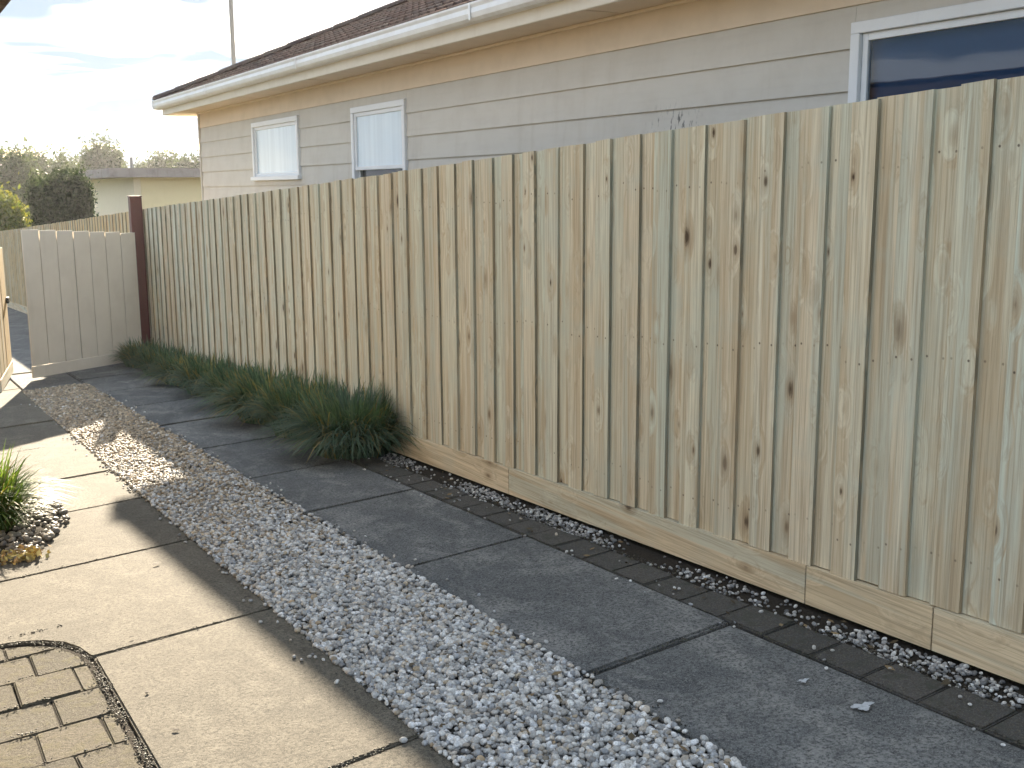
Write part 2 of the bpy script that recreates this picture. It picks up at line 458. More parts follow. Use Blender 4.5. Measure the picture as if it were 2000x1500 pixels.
# concrete slabs of the left path
SK = .12
def kline(yk, x): return yk + SK * (x - 1.38)
path = tag(empty('concrete_path', (0, 0, 0)), kind='structure')
XR = 1.385
gap = .008
rim = [(-.95, 4.735), (.30, 4.735), (.40, 4.715), (.49, 4.665), (.56, 4.585), (.60, 4.49), (.625, 4.36)]
ks = [1.30, 2.95, 4.42, 5.77, 6.95, 7.95, 9.30, 10.62, 11.94, 13.26, 14.6]
def slab(poly, mat, parent, depth=.09, bev=.007):
    jz = random.uniform(-.004, .004); tx = random.uniform(-.002, .002)
    return link('slab', prism_me('slab', poly, lambda x, y: gz(x, y) + jz + tx * x, depth, bev), mat, parent)
slab([(.635, -.4), (XR, -.4), (XR, kline(ks[0], XR) - gap), (.635, kline(ks[0], .635) - gap)], M['path'], path)
for a, b in ((0, 1), (1, 2)):
    slab([(.635, kline(ks[a], .635) + gap), (XR, kline(ks[a], XR) + gap), (XR, kline(ks[b], XR) - gap), (.635, kline(ks[b], .635) - gap)], M['path'], path)
slab([(.635, kline(ks[2], .635) + gap + .012), (XR, kline(ks[2], XR) + gap), (XR, kline(ks[3], XR) - gap), (-.95, kline(ks[3], -.95) - gap)] + rim, M['path'], path)
for a in range(3, len(ks) - 1):
    g2 = gap if a != 3 else gap
    slab([(-.95, kline(ks[a], -.95) + g2), (XR, kline(ks[a], XR) + g2), (XR, kline(ks[a + 1], XR) - g2), (-.95, kline(ks[a + 1], -.95) - g2)], M['path'], path)

# concrete slabs of the strip by the fence
strip = tag(empty('concrete_strip', (0, 0, 0)), kind='structure')
js = [-.4, 1.45, 3.085, 4.615, 5.93, 7.03, 8.3, 9.6, 10.9, 12.2, 13.5, 14.75]
X0, X1 = 2.045, 2.775
for a in range(len(js) - 1):
    k = lambda y, x: y + .10 * (x - X1)
    slab([(X0, k(js[a], X0) + gap), (X1, k(js[a], X1) + gap), (X1, k(js[a + 1], X1) - gap), (X0, k(js[a + 1], X0) - gap)], M['strip'], strip, bev=.01)
# apron of concrete in front of the gate
slab([(XR + .02, 12.95), (X0 - .02, 13.0), (X0 - .02, 14.75), (XR + .02, 14.68)], M['strip'], strip)

# edging bricks
edging = tag(empty('brick_edging', (0, 0, 0)), kind='structure')
y = 0.25
while y < 14.6:
    L = .243 + random.uniform(-.006, .006)
    dx = random.uniform(-.005, .005); dz = random.uniform(-.006, .004); tw = random.uniform(-.006, .006)
    poly = [(2.787 + dx, y + .004), (2.975 + dx + tw, y + .004 + .014), (2.975 + dx, y + L - .004 + .014), (2.787 + dx - tw, y + L - .004)]
    link('brick', prism_me('brick', poly, lambda a, b: gz(a, b) - .004 + dz, .08, .006), M['edging'], edging)
    y += L

# brick paving with a rounded corner
paving = tag(empty('brick_paving', (0, 0, 0)), kind='structure')
REG = [(-1.0, -.4), (.600, -.4), (.603, 4.28), (.588, 4.40), (.555, 4.50), (.505, 4.585), (.435, 4.645), (.36, 4.68), (.28, 4.695), (-1.0, 4.70)]
def clip(poly, reg):
    out = poly
    for i in range(len(reg)):
        a, b = reg[i], reg[(i + 1) % len(reg)]
        ins = lambda p: (b[0] - a[0]) * (p[1] - a[1]) - (b[1] - a[1]) * (p[0] - a[0]) >= 0
        new = []
        for j in range(len(out)):
            p, q = out[j], out[(j + 1) % len(out)]
            ip, iq = ins(p), ins(q)
            if ip: new.append(p)
            if ip != iq:
                dx, dy = q[0] - p[0], q[1] - p[1]
                den = (b[0] - a[0]) * dy - (b[1] - a[1]) * dx
                t = -((b[0] - a[0]) * (p[1] - a[1]) - (b[1] - a[1]) * (p[0] - a[0])) / den
                new.append((p[0] + dx * t, p[1] + dy * t))
        out = new
        if not out: return []
    return out
def area(p): return abs(sum(p[i][0] * p[(i + 1) % len(p)][1] - p[(i + 1) % len(p)][0] * p[i][1] for i in range(len(p)))) / 2
BW, BH, TH = .213, .257, .05
row = 0; yb = 4.80
while yb > 1.2:
    off = (.107 if row % 2 else 0) + random.uniform(-.01, .01)
    x = -.95 + off
    while x < .7:
        g = .0035
        w = BW + random.uniform(-.004, .004)
        q = [(x + g, yb - BH + g), (x + w - g, yb - BH + g), (x + w - g, yb - g), (x + g, yb - g)]
        q = [(a + random.uniform(-.004, .004), b + TH * (a - .6) + random.uniform(-.004, .004)) for a, b in q]
        q = clip(q, REG)
        if q and area(q) > .002:
            q2 = [q[0]]
            for p in q[1:]:
                if math.hypot(p[0] - q2[-1][0], p[1] - q2[-1][1]) > .012: q2.append(p)
            if math.hypot(q2[0][0] - q2[-1][0], q2[0][1] - q2[-1][1]) < .012: q2.pop()
            dz = random.uniform(-.006, .003)
            if len(q2) > 2 and area(q2) > .002:
                link('brick', prism_me('brick', q2, lambda a, b: gz(a, b) - .006 + dz, .06, .005), M['paver'], paving)
        x += w
    yb -= BH; row += 1

# ------------------------------------------------------------------ pebbles
def ico(sub):
    bm = bmesh.new(); bmesh.ops.create_icosphere(bm, subdivisions=sub, radius=1)
    V = np.array([v.co[:] for v in bm.verts]); F = np.array([[v.index for v in f.verts] for f in bm.faces]); bm.free()
    return V, F
ICO = {1: ico(1), 2: ico(2)}
def pebbles(P, rad, sub, pal, flat=.62, age=None):
    """P (n,3) centres, rad (n,)"""
    V0, F0 = ICO[sub]; n = len(P); m = len(V0)
    s = np.stack([rad * rng.uniform(.85, 1.45, n), rad * rng.uniform(.75, 1.0, n), rad * rng.uniform(flat - .1, flat + .28, n)], 1)
    V = V0[None] * (1 + .055 * rng.standard_normal((n, m, 1))) * s[:, None, :]
    a = rng.uniform(0, 2 * np.pi, n); tl = rng.normal(0, .35, n); t2 = rng.normal(0, .3, n)
    def rot(V, i, j, an):
        c, s_ = np.cos(an)[:, None], np.sin(an)[:, None]
        x, y = V[:, :, i].copy(), V[:, :, j].copy(); V[:, :, i] = c * x - s_ * y; V[:, :, j] = s_ * x + c * y
    rot(V, 0, 2, tl); rot(V, 1, 2, t2); rot(V, 0, 1, a)
    V += P[:, None, :]
    F = (F0[None] + (np.arange(n) * m)[:, None, None]).reshape(-1, 3)
    pal = np.array(pal); c = pal[rng.integers(0, len(pal), n)] * rng.uniform(.6, 1.3, (n, 1))
    if age is not None:      # old dirty stones mixed in towards the gate
        k = rng.random(n) < age; c[k] = c[k] * np.array([.72, .60, .44])
    C = np.repeat(np.minimum(c * 1.3, .82)[:, None, :], m, 1).reshape(-1, 3)
    return V.reshape(-1, 3), F, C
def join(parts):
    V, F, C, o = [], [], [], 0
    for v, f, c in parts:
        V.append(v); F.append(f + o); C.append(c); o += len(v)
    return np.concatenate(V), np.concatenate(F), np.concatenate(C)
GZ = np.vectorize(gz)
PAL = [(.42, .405, .38), (.50, .485, .46), (.34, .34, .335), (.58, .57, .55), (.42, .37, .31), (.30, .31, .325), (.46, .455, .44), (.66, .65, .63), (.24, .235, .23)]
sheet('gravel_bed', XR + .002, X0 - .002, -.4, 12.97, -.012, M['pebbles_bed'])
parts = []
for y0, y1, dens, sub, r0 in ((1.3, 3.4, 6000, 2, .0112), (3.4, 6.0, 5600, 2, .0114), (6.0, 13.0, 4200, 1, .0124)):
    for layer, zo in ((0, -.014), (1, -.002)):
        dn = dens * (.62 if layer == 0 else .55)
        n = int((X0 - XR) * (y1 - y0) * dn)
        x = rng.uniform(XR - .004, X0 + .004, n) + (rng.normal(0, .006, n)); y = rng.uniform(y0, y1, n)
        mound = .010 * np.cos((x - 1.715) / .33 * np.pi / 2) + .006 * np.sin(x * 11 + y * 3.1) * np.sin(y * 5.3)
        z = GZ(x, y) + zo + mound + rng.normal(0, .003, n)
        edge = (x < XR) | (x > X0); z = np.where(edge, GZ(x, y) + .006, z)
        parts.append(pebbles(np.stack([x, y, z], 1), rng.uniform(.65, 1.3, n) * r0, sub if layer else 1, PAL, age=np.clip((y - 4.5) / 5, .04, .95)))
# stray pebbles on the concrete beside the strip
n = 170; x = np.where(rng.random(n) < .5, XR - np.abs(rng.normal(0, .05, n)), X0 + np.abs(rng.normal(0, .05, n))); y = rng.uniform(1.5, 12, n)
parts.append(pebbles(np.stack([x, y, GZ(x, y) + .005], 1), rng.uniform(.006, .011, n), 2, PAL))
V, F, C = join(parts)
tag(link('gravel_strip', np_mesh('gravel_strip', V, F, C), M['pebble']), 'grey river pebble strip between the two concrete paths', 'gravel', kind='stuff')

parts = []
n = 3600; y = rng.uniform(1.2, 8.2, n); x = 2.985 + rng.beta(1.6, 1.5, n) * .175
dn = .5 + .5 * np.sin(y * 4.1 + 1.0) * np.sin(y * 1.7 + .4) + rng.normal(0, .25, n)
keep = dn > .5; x, y = x[keep], y[keep]; n = len(x)
parts.append(pebbles(np.stack([x, y, GZ(x, y) - .026 + rng.normal(0, .003, n)], 1), rng.uniform(.005, .0105, n), 2, [(.60, .58, .54), (.48, .46, .43), (.34, .33, .32), (.2, .2, .2), (.12, .12, .12)]))
n = 90; y = rng.uniform(1.4, 7.2, n); x = rng.uniform(2.72, 2.99, n)
parts.append(pebbles(np.stack([x, y, GZ(x, y) + .003], 1), rng.uniform(.004, .009, n), 2, PAL))
V, F, C = join(parts)
tag(link('fence_gravel', np_mesh('fence_gravel', V, F, C), M['pebble']), 'loose pale pebbles in dark soil along the fence foot', 'gravel', kind='stuff')
sheet('fence_bed', 2.98, 3.20, -.4, 14.8, -.034, M['soil'])

# dirt crumbs lodged along joints and edges, and bits of leaf litter
pts = []
def along(x0, y0, x1, y1, dens, wid):
    n = int(math.hypot(x1 - x0, y1 - y0) * dens); u = rng.random(n)
    w = np.clip(.5 + .9 * np.sin(u * 9 + x0 * 7 + y0 * 5) * np.sin(u * 23 + y0), .1, 1.4)
    k = rng.random(n) < w; u = u[k]; n = len(u)
    dx, dy = (x1 - x0), (y1 - y0); l = math.hypot(dx, dy); o_ = rng.normal(0, wid, n)
    pts.append(np.stack([x0 + dx * u - dy / l * o_, y0 + dy * u + dx / l * o_], 1))
for yk in ks[1:8]: along(.64 if yk < 4.5 else -.2, kline(yk, .64 if yk < 4.5 else -.2), XR, kline(yk, XR), 330, .009)
for yj in js[1:8]: along(X0, yj + .1 * (X0 - X1), X1, yj, 330, .009)
along(X1 + .004, 1.4, X1 + .004, 8, 420, .008); along(XR - .004, 1.6, XR - .004, 9, 300, .022); along(X0 + .004, 1.6, X0 + .004, 9, 300, .022); along(2.98, 1.3, 2.98, 8, 300, .012)
rr_ = [(-.2, 4.715), (.30, 4.715), (.44, 4.67), (.53, 4.585), (.59, 4.46), (.617, 4.30), (.617, 2.6)]
for a, b in zip(rr_, rr_[1:]): along(*a, *b, 900, .010)
yb_ = 4.80
while yb_ > 2.8:
    along(-.1, yb_ + TH * (-.7), .60, yb_, 260, .006); yb_ -= BH
P2 = np.concatenate(pts); n = len(P2)
V, F, C = pebbles(np.column_stack([P2, GZ(P2[:, 0], P2[:, 1]) + rng.uniform(-.004, .002, n)]), rng.uniform(.0012, .0042, n), 1, [(.035, .03, .022), (.06, .05, .036), (.025, .022, .018), (.05, .055, .025)])
tag(link('joint_grit', np_mesh('joint_grit', V, F, C), M['pebble']), 'dark crumbs of dirt lodged in the paving joints', 'dirt', kind='stuff')

# garden bed on the left with stones
bed = [(-.6, 5.80), (.40, 5.92), (.56, 6.08), (.66, 6.30), (.80, 6.62), (.84, 6.95), (.80, 7.25), (.66, 7.55), (.40, 7.75), (-.6, 7.8)]
tag(link('garden_bed', prism_me('garden_bed', bed, lambda a, b: gz(a, b) + .008, .05, .012), M['soil']), kind='structure')
n = 900; y = rng.uniform(5.85, 7.7, n); x = rng.uniform(.05, .9, n)
ins = np.array([all((bed[(i + 1) % 10][0] - bed[i][0]) * (yy - bed[i][1]) - (bed[(i + 1) % 10][1] - bed[i][1]) * (xx - bed[i][0]) > -.03 for i in range(10)) for xx, yy in zip(x, y)])
x, y = x[ins], y[ins]; n = len(x)
V, F, C = pebbles(np.stack([x, y, GZ(x, y) + .015], 1), rng.uniform(.010, .022, n), 2, [(.24, .20, .155), (.19, .165, .13), (.13, .115, .10), (.27, .235, .18)])
tag(link('bed_gravel', np_mesh('bed_gravel', V, F, C), M['pebble']), 'coarse stones around the grass clump at the left edge', 'gravel', kind='stuff')

# ------------------------------------------------------------------ fences
def paling_mesh(w, th, h, i):
    rr = random.Random(100 + i)
    bm = bmesh.new(); n = 6; rings = []
    ph, amp = rr.uniform(0, 6), rr.uniform(.0005, .002)
    for k in range(n + 1):
        z = h * k / n; b = amp * math.sin(ph + 3 * k / n); e = rr.uniform(-.0012, .0012)
        zs = .045 * w / 2
        rings.append([bm.verts.new((-th / 2 + b, -w / 2 + e, z + zs)), bm.verts.new((-th / 2 + b, w / 2 + e, z - zs)), bm.verts.new((th / 2 + b, w / 2 + e, z - zs)), bm.verts.new((th / 2 + b, -w / 2 + e, z + zs))])
    sk = rr.uniform(-.0015, .0015)
    rings[-1][0].co.z += sk; rings[-1][3].co.z += sk
    for a, b in zip(rings, rings[1:]):
        for j in range(4): bm.faces.new((a[j], a[(j + 1) % 4], b[(j + 1) % 4], b[j]))
    bm.faces.new(rings[0][::-1]); bm.faces.new(rings[-1])
    bmesh.ops.recalc_face_normals(bm, faces=bm.faces[:])
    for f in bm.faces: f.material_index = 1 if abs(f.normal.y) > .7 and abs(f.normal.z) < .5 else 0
    me = bpy.data.meshes.new('paling'); bm.to_mesh(me); bm.free(); return me
H = 1.95
FX = 3.19
PER = .2345
fence = empty('paling_fence', (FX, 8, fz(8)), 'long new pine paling fence with plinth board, from right edge to maroon post', 'fence')
FRONT = [paling_mesh(.122, .016, H - .153, i) for i in range(8)]
BACK = [paling_mesh(.150, .014, H - .153, 20 + i) for i in range(8)]
for me in FRONT + BACK: me.materials.append(M['paling']); me.materials.append(M['shade_edge'])
def place(me, parent, x, y, z, rz=0, lean=0):
    o = bpy.data.objects.new('paling', me); COL.objects.link(o); o.parent = parent
    o.location = Vector((x, y, z)) - OFF[parent]; o.rotation_euler = (lean, 0, rz); return o
k = -8
while True:
    yn = 2.355 + PER * k            # near edge of a front paling
    if yn + .25 > 15.08: break
    j = random.uniform(-.004, .004)
    place(random.choice(FRONT), fence, FX - .0130, yn + .061 + j, fz(yn + .061) + .15 + random.uniform(-.0035, .0035), random.gauss(0, .014), random.uniform(-.002, .002))
    yb = yn + .061 + PER / 2
    place(random.choice(BACK), fence, FX + .0030, yb + random.uniform(-.004, .004), fz(yb) + .150 + random.uniform(-.0035, .0035), random.uniform(-.01, .01), random.uniform(-.0015, .0015))
    k += 1
def board_along(name, y0, y1, x0, x1, za, zb, mat, parent, zf=fz):
    o = OFF[parent]; n = max(2, int((y1 - y0) / .6)); bm = bmesh.new(); rings = []
    for k in range(n + 1):
        yy = y0 + (y1 - y0) * k / n; z = zf(yy)
        rings.append([bm.verts.new(Vector(p) - o) for p in ((x0, yy, z + za), (x1, yy, z + za), (x1, yy, z + zb), (x0, yy, z + zb))])
    for a, b in zip(rings, rings[1:]):
        for j in range(4): bm.faces.new((a[j], a[(j + 1) % 4], b[(j + 1) % 4], b[j]))
    bm.faces.new(rings[0][::-1]); bm.faces.new(rings[-1]); bmesh.ops.recalc_face_normals(bm, faces=bm.faces[:])
    me = bpy.data.meshes.new(name); bm.to_mesh(me); bm.free(); return link(name, me, mat, parent)
pj = [.3, 2.455, 3.07, 5.45, 7.85, 10.25, 12.65, 14.98]
for a, b in zip(pj, pj[1:]):
    board_along('plinth_board', a + .0035, b - .0035, FX - .030, FX + .018, -.012, .147 + random.uniform(-.002, .002), M['plinth'], fence)
for zr in (.35, 1.05, 1.72):
    board_along('rail', .3, 14.98, FX + .018, FX + .058, zr, zr + .075, M['plinth'], fence)

far = empty('paling_fence', (FX, 24, fz(24)), 'paling fence, orange sun glow in its colour, running downhill beyond the maroon post', 'fence')
FARM = [paling_mesh(.122, .014, H - .15, 60 + i) for i in range(4)] + [paling_mesh(.15, .014, H - .15, 70 + i) for i in range(4)]
for me in FARM: me.materials.append(M['far_paling']); me.materials.append(M['shade_edge'])
y = 15.05
while y < 34.5:
    place(FARM[random.randrange(4)], far, FX - .0085, y, fz(y) + .14 + random.uniform(-.006, .006), random.uniform(-.012, .012))
    place(FARM[4 + random.randrange(4)], far, FX + .0065, y + PER / 2, fz(y + PER / 2) + .14 + random.uniform(-.006, .006), random.uniform(-.012, .012))
    y += PER
for a, b in ((15.0, 20), (20, 25), (25, 30), (30, 34.4)):
    board_along('plinth_board', a + .004, b - .004, FX - .03, FX + .01, -.02, .14, M['plinth'], far)
board_along('rail', 15.0, 34.4, FX + .018, FX + .058, 1.55, 1.625, M['plinth'], far)

# maroon post
pz = gz(3.1, 14.83)
post = empty('gate_post', (3.105, 14.83, pz), 'square dark maroon steel post at the end of the paling fence', 'post')
box('shaft', (3.015, 14.76, pz - .1), (3.160, 14.90, pz + 2.10), M['maroon'], post, .008)
box('cap', (3.009, 14.754, pz + 2.10), (3.1645, 14.906, pz + 2.118), M['maroon'], post, .006)

# board gate standing ajar
def gate(name, hinge, free, zb, zt0, zt1, nb, mat, rail, label, plinth=True, th=.018):
    """boards from free end to hinge; zt0/zt1 top heights at the free and hinge ends"""
    hv, fv = Vector((*hinge, 0)), Vector((*free, 0)); d = hv - fv; L = d.length; an = math.atan2(d.y, d.x)
    g = empty(name, (free[0], free[1], zb), label, 'gate'); g.rotation_euler = (0, 0, an)
    w = L / nb
    for i in range(nb):
        top = zt0 + (zt1 - zt0) * (i + .5) / nb - zb
        me = box_me('board', (i * w + .005, -th / 2, .150 if plinth else .02), ((i + 1) * w - .005, th / 2, top + random.uniform(-.003, .003)), .003)
        o = link('board', me, mat, g); o.location = (0, random.uniform(-.003, .003), 0)
    link('gap_dark_sheet', box_me('gap_dark_sheet', (.015, th / 2 + .0005, .16), (L - .015, th / 2 + .0035, zt1 - zb - .02), 0), M['black'], g)  # added black sheet makes the shaded gaps between boards read dark
    if plinth: link('plinth_board', box_me('plinth_board', (.0, -.019, .012), (L, .011, .147), .003), rail, g)
    for zr in (.35, 1.45): link('rail', box_me('rail', (.12, th / 2 + .004, zr), (L - .02, th / 2 + .04, zr + .07), .003), rail, g)
    for s in (0, 1): link('frame_stile', box_me('frame_stile', (.14 if not s else L - .07, th / 2 + .042, .15), (.19 if not s else L - .02, th / 2 + .07, 1.6), .003), mat, g)
    return g, L
g1, L1 = gate('timber_gate', (3.04, 14.735), (1.60, 13.90), gz(1.6, 13.9) + .015, CZ - .425, CZ - .525, 7, M['gate_paint'], M['gate_paint'], 'beige vertical-board gate in shade, standing ajar beside the maroon post')
g2, L2 = gate('timber_gate', (1.455, 14.62), (1.17, 13.12), gz(1.3, 14) + .02, CZ - .55, CZ - .66, 8, M['leaf_gate'], M['gate_rail'], 'sunlit honey timber gate leaf with black latch at the left edge')
la = link('latch', box_me('latch', (L2 - .16, -.045, .86), (L2 - .02, -.0125, .93), .004), M['black'], g2)
link('bolt', tube_me('bolt', (L2 - .22, -.03, .895), (L2 + .02, -.03, .895), .009, .009), M['black'], la)

# ------------------------------------------------------------------ weatherboard house next door
WX = 4.25
YE, YN = 15.82, -1.5
house = empty('weatherboard_house', (WX, 7, gz(4.2, 7)), 'putty coloured weatherboard house with tiled hip roof behind the paling fence', 'house')
# windows: y0, y1, z0, z1
WIN = [(11.79, 13.42, CZ + .15, CZ + .80), (9.045, 10.27, CZ - .75, CZ + .78), (1.55, 3.945, CZ - .55, CZ + .775)]
zb = CZ + 1.07
rows = []
while zb > -1.1:
    z0 = zb - .2 if rows else CZ + .87
    rows.append((z0, zb)); zb = z0
def wboard(s, e, za, zt, z0, z1):
    """strip of the board z0..z1 kept between za and zt"""
    o = OFF[house]; fx = lambda z: WX - .019 + .015 * (z - z0 + .012) / (z1 - z0 + .014)
    pr = [(fx(za), za), (fx(zt), zt), (WX + .016, zt), (WX + .016, za)]
    V = [Vector((x, yy, z)) - o for yy in (s + .001, e - .001) for x, z in pr]
    link('weatherboard', mesh('weatherboard', V, [(0, 1, 5, 4), (1, 2, 6, 5), (2, 3, 7, 6), (3, 0, 4, 7), (3, 2, 1, 0), (4, 5, 6, 7)]), M['soffit'] if z1 > CZ + 1.0 else M['board'], house)  # top row takes the soffit colour, painting in the eave's shade
for z0, z1 in rows:
    segs = [(YN, YE)]
    for (a, b, c, d) in WIN:
        if z1 > c and z0 < d:
            new = []
            for s, e in segs:
                if b <= s or a >= e: new.append((s, e)); continue
                if a > s: new.append((s, a))
                if b < e: new.append((b, e))
            segs = new
            if z1 > d + .01: wboard(a, b, d + .002, z1 + .002, z0, z1)
            if z0 < c - .06: wboard(a, b, z0 - .012, c - .037, z0, z1)
    for s, e in segs:
        cut = s
        while e - cut > 5.2 and z1 < CZ + 1.0:
            nxt = cut + random.uniform(2.4, 4.2); wboard(cut, nxt, z0 - .012, z1 + .002, z0, z1); cut = nxt + .002
        wboard(cut, e, z0 - .012, z1 + .002, z0, z1)
box('corner_stop', (WX - .03, YE, -1.2), (WX + .05, YE + .045, CZ + 1.065), M['board'], house)
# shell: other walls, floor, ceiling
box('wall', (WX + .05, YE - .10, -1.2), (13, YE + .035, CZ + 1.06), M['board'], house)
box('wall', (WX + .05, YN, -1.2), (13, YN + .15, CZ + 1.06), M['board'], house)
box('wall', (13.0, YN, -1.2), (13.15, YE, CZ + 1.06), M['board'], house)
box('floor', (WX + .02, YN + .16, -.9), (12.99, YE - .11, -.8), M['inner'], house)
box('ceiling', (WX + .02, YN, CZ + 1.075), (13.1, YE, CZ + 1.10), M['inner'], house)
for ya, yb2 in ((10.9, 11.0), (4.6, 4.7), (13.9, 14.0)):
    box('partition', (WX + .04, ya, -.8), (12.9, yb2, CZ + 1.07), M['inner'], house)
# eaves
FCX, EYE = 3.86, YE + .44
sf = box('soffit', (FCX + .002, YN - .4, CZ + 1.066), (WX - .0, EYE - .02, CZ + 1.074), M['soffit'], house, .001)
box('soffit', (WX, YE + .05, CZ + 1.066), (13.3, EYE - .02, CZ + 1.074), M['soffit'], house, .001)
y = 1.0
while y < 16:
    box('cover_strip', (FCX + .02, y, CZ + 1.060), (WX - .04, y + .03, CZ + 1.0655), M['soffit'], sf, .001); y += 2.4
box('moulding', (WX - .045, YN, CZ + 1.044), (WX - .021, YE + .02, CZ + 1.0655), M['soffit'], house, .006)
box('fascia', (FCX - .02, YN - .4, CZ + 1.045), (FCX, EYE, CZ + 1.22), M['fascia'], house)
box('fascia', (FCX, EYE - .02, CZ + 1.045), (13.5, EYE, CZ + 1.22), M['fascia'], house)
def gutter_profile():
    return [(0, .0), (-.075, .0), (-.098, .018), (-.108, .05), (-.100, .085), (-.112, .105), (-.112, .118), (-.100, .121), (-.098, .108), (-.090, .085), (-.097, .05), (-.088, .024), (-.072, .008), (-.006, .008), (-.006, .10), (0, .10)]
def gutter_run(p0, p1, outd, parent, name='gutter'):
    """outd: unit vector pointing outwards (profile x is -outwards)"""
    o = OFF[parent]; pr = gutter_profile(); n = len(pr); V = []
    for i, p in enumerate((Vector(p0), Vector(p1))):
        for a, b in pr:
            q = p + Vector(outd) * (-a) + Vector((0, 0, b))
            V.append(q - o)
    F = [(i, (i + 1) % n, n + (i + 1) % n, n + i) for i in range(n)] + [tuple(range(n))[::-1], tuple(range(n, 2 * n))]
    return link(name, mesh(name, V, F), M['gutter'], parent)
GZ0 = CZ + 1.13
gutter_run((FCX - .0215, YN - .4, GZ0), (FCX - .0215, EYE + .11, GZ0), (-1, 0, 0), house)
gutter_run((13.5, EYE + .0015, GZ0), (FCX - .13, EYE + .0015, GZ0), (0, 1, 0), house)
for yj in (3.3, 6.9, 10.4, 13.6):
    box('bracket', (FCX - .136, yj, GZ0 + .004), (FCX - .1335, yj + .025, GZ0 + .116), M['gutter'], house, .0008)
# roof deck (hip at the far end)
SL = .43
RX, RZ0 = FCX - .05, CZ + 1.235
EY = EYE + .05
XM = (RX + 13.4) / 2; hq = XM - RX
roofV = [(RX, YN - .6, RZ0), (RX, EY, RZ0), (13.4, EY, RZ0), (13.4, YN - .6, RZ0), (XM, YN - .6, RZ0 + SL * hq), (XM, EY - hq, RZ0 + SL * hq)]
o = OFF[house]
roof = link('roof', mesh('roof', [Vector(v) - o for v in roofV], [(0, 4, 5, 1), (1, 5, 2), (2, 5, 4, 3), (0, 3, 4)]), M['tile'], house)
# tiles
def tile_mesh(w=.30, l=.36):
    n = 12; V = []; F = []
    for k, (x, zo) in enumerate(((0, .024), (0, .0), (l, .0), (l, .022))):
        pass
    prof = [(w * i / n, .013 * math.cos(2 * math.pi * i / n * 2) + (.006 if i in (0, n) else 0)) for i in range(n + 1)]
    for x, th in ((0.0, .034), (l, .014)):
        for yy, pz_ in prof: V.append((x, yy - w / 2, th + pz_))
        for yy, pz_ in prof: V.append((x, yy - w / 2, th + pz_ - .016))
    m = n + 1
    for i in range(n):
        F.append((i, 2 * m + i, 2 * m + i + 1, i + 1)); F.append((m + i, i, i + 1, m + i + 1))
    F.append(tuple([0, m, 3 * m, 2 * m])); F.append((n, 2 * m + n, 3 * m + n, m + n))
    return mesh('roof_tile', V, F)
TM = tile_mesh(); TM.materials.append(M['tile']); TM.polygons.foreach_set('use_smooth', [len(p.vertices) == 4 and p.index % 2 == 0 for p in TM.polygons])
PIT = math.atan(SL)
cnt = 0; rest = []
for c in range(13):
    u = c * .315
    for j in range(60):
        yc = EY - .15 - j * .30 - (.15 if c % 2 else 0)
        q = u * math.cos(PIT)
        if yc + .15 > EY - q + .05 or yc < -1.5: continue
        px = RX - .03 + q; pzz = RZ0 - .012 + (u - .03) * math.sin(PIT) + .012
        vis = yc > 5.3 - c * .0 and c < 11
        if vis and cnt < 298:
            t = bpy.data.objects.new('roof_tile', TM); COL.objects.link(t); t.parent = roof
            t.location = Vector((px, yc, pzz)) - o; t.rotation_euler = (random.uniform(-.006, .006), -PIT + .02, random.uniform(-.006, .006)); cnt += 1
        else: rest.append((px, yc, pzz))
tv = np.array([v.co[:] for v in TM.vertices]); ca, sa = math.cos(PIT - .02), math.sin(PIT - .02)
tr = np.stack([tv[:, 0] * ca - tv[:, 2] * sa, tv[:, 1], tv[:, 0] * sa + tv[:, 2] * ca], 1)
tf = np.array([p.vertices[:] for p in TM.polygons])
if rest:
    Vr = np.concatenate([tr + np.array(q) - np.array(o) for q in rest]); Fr = np.concatenate([tf + i * len(tv) for i in range(len(rest))])
    tag(link('roof_tiles', np_mesh('roof_tiles', Vr, Fr, smooth=False), M['tile'], roof), kind='stuff')
# hip caps
hd = Vector((1, -1, SL)).normalized()
def cap_mesh():
    V = []; F = []; n = 6
    for l, s in ((0, 1.12), (.40, .92)):
        for i in range(n + 1):
            a = math.pi * (i / n - .5) * .95
            V.append((l, math.sin(a) * .125 * s, math.cos(a) * .075 * s - .03))
    for i in range(n): F.append((i, i + 1, n + 2 + i, n + 1 + i))
    F.append(tuple(range(n + 1)))
    return mesh('hip_cap', V, F)
CM = cap_mesh(); CM.materials.append(M['tile'])
q = hd.to_track_quat('X', 'Z').to_euler()
for i in range(18):
    t = bpy.data.objects.new('hip_cap', CM); COL.objects.link(t); t.parent = roof
    t.location = Vector((RX, EY, RZ0 + .045)) + hd * (.36 * i - .02) - o; t.rotation_euler = (q.x, q.y + random.uniform(-.02, .012) - .02, q.z)

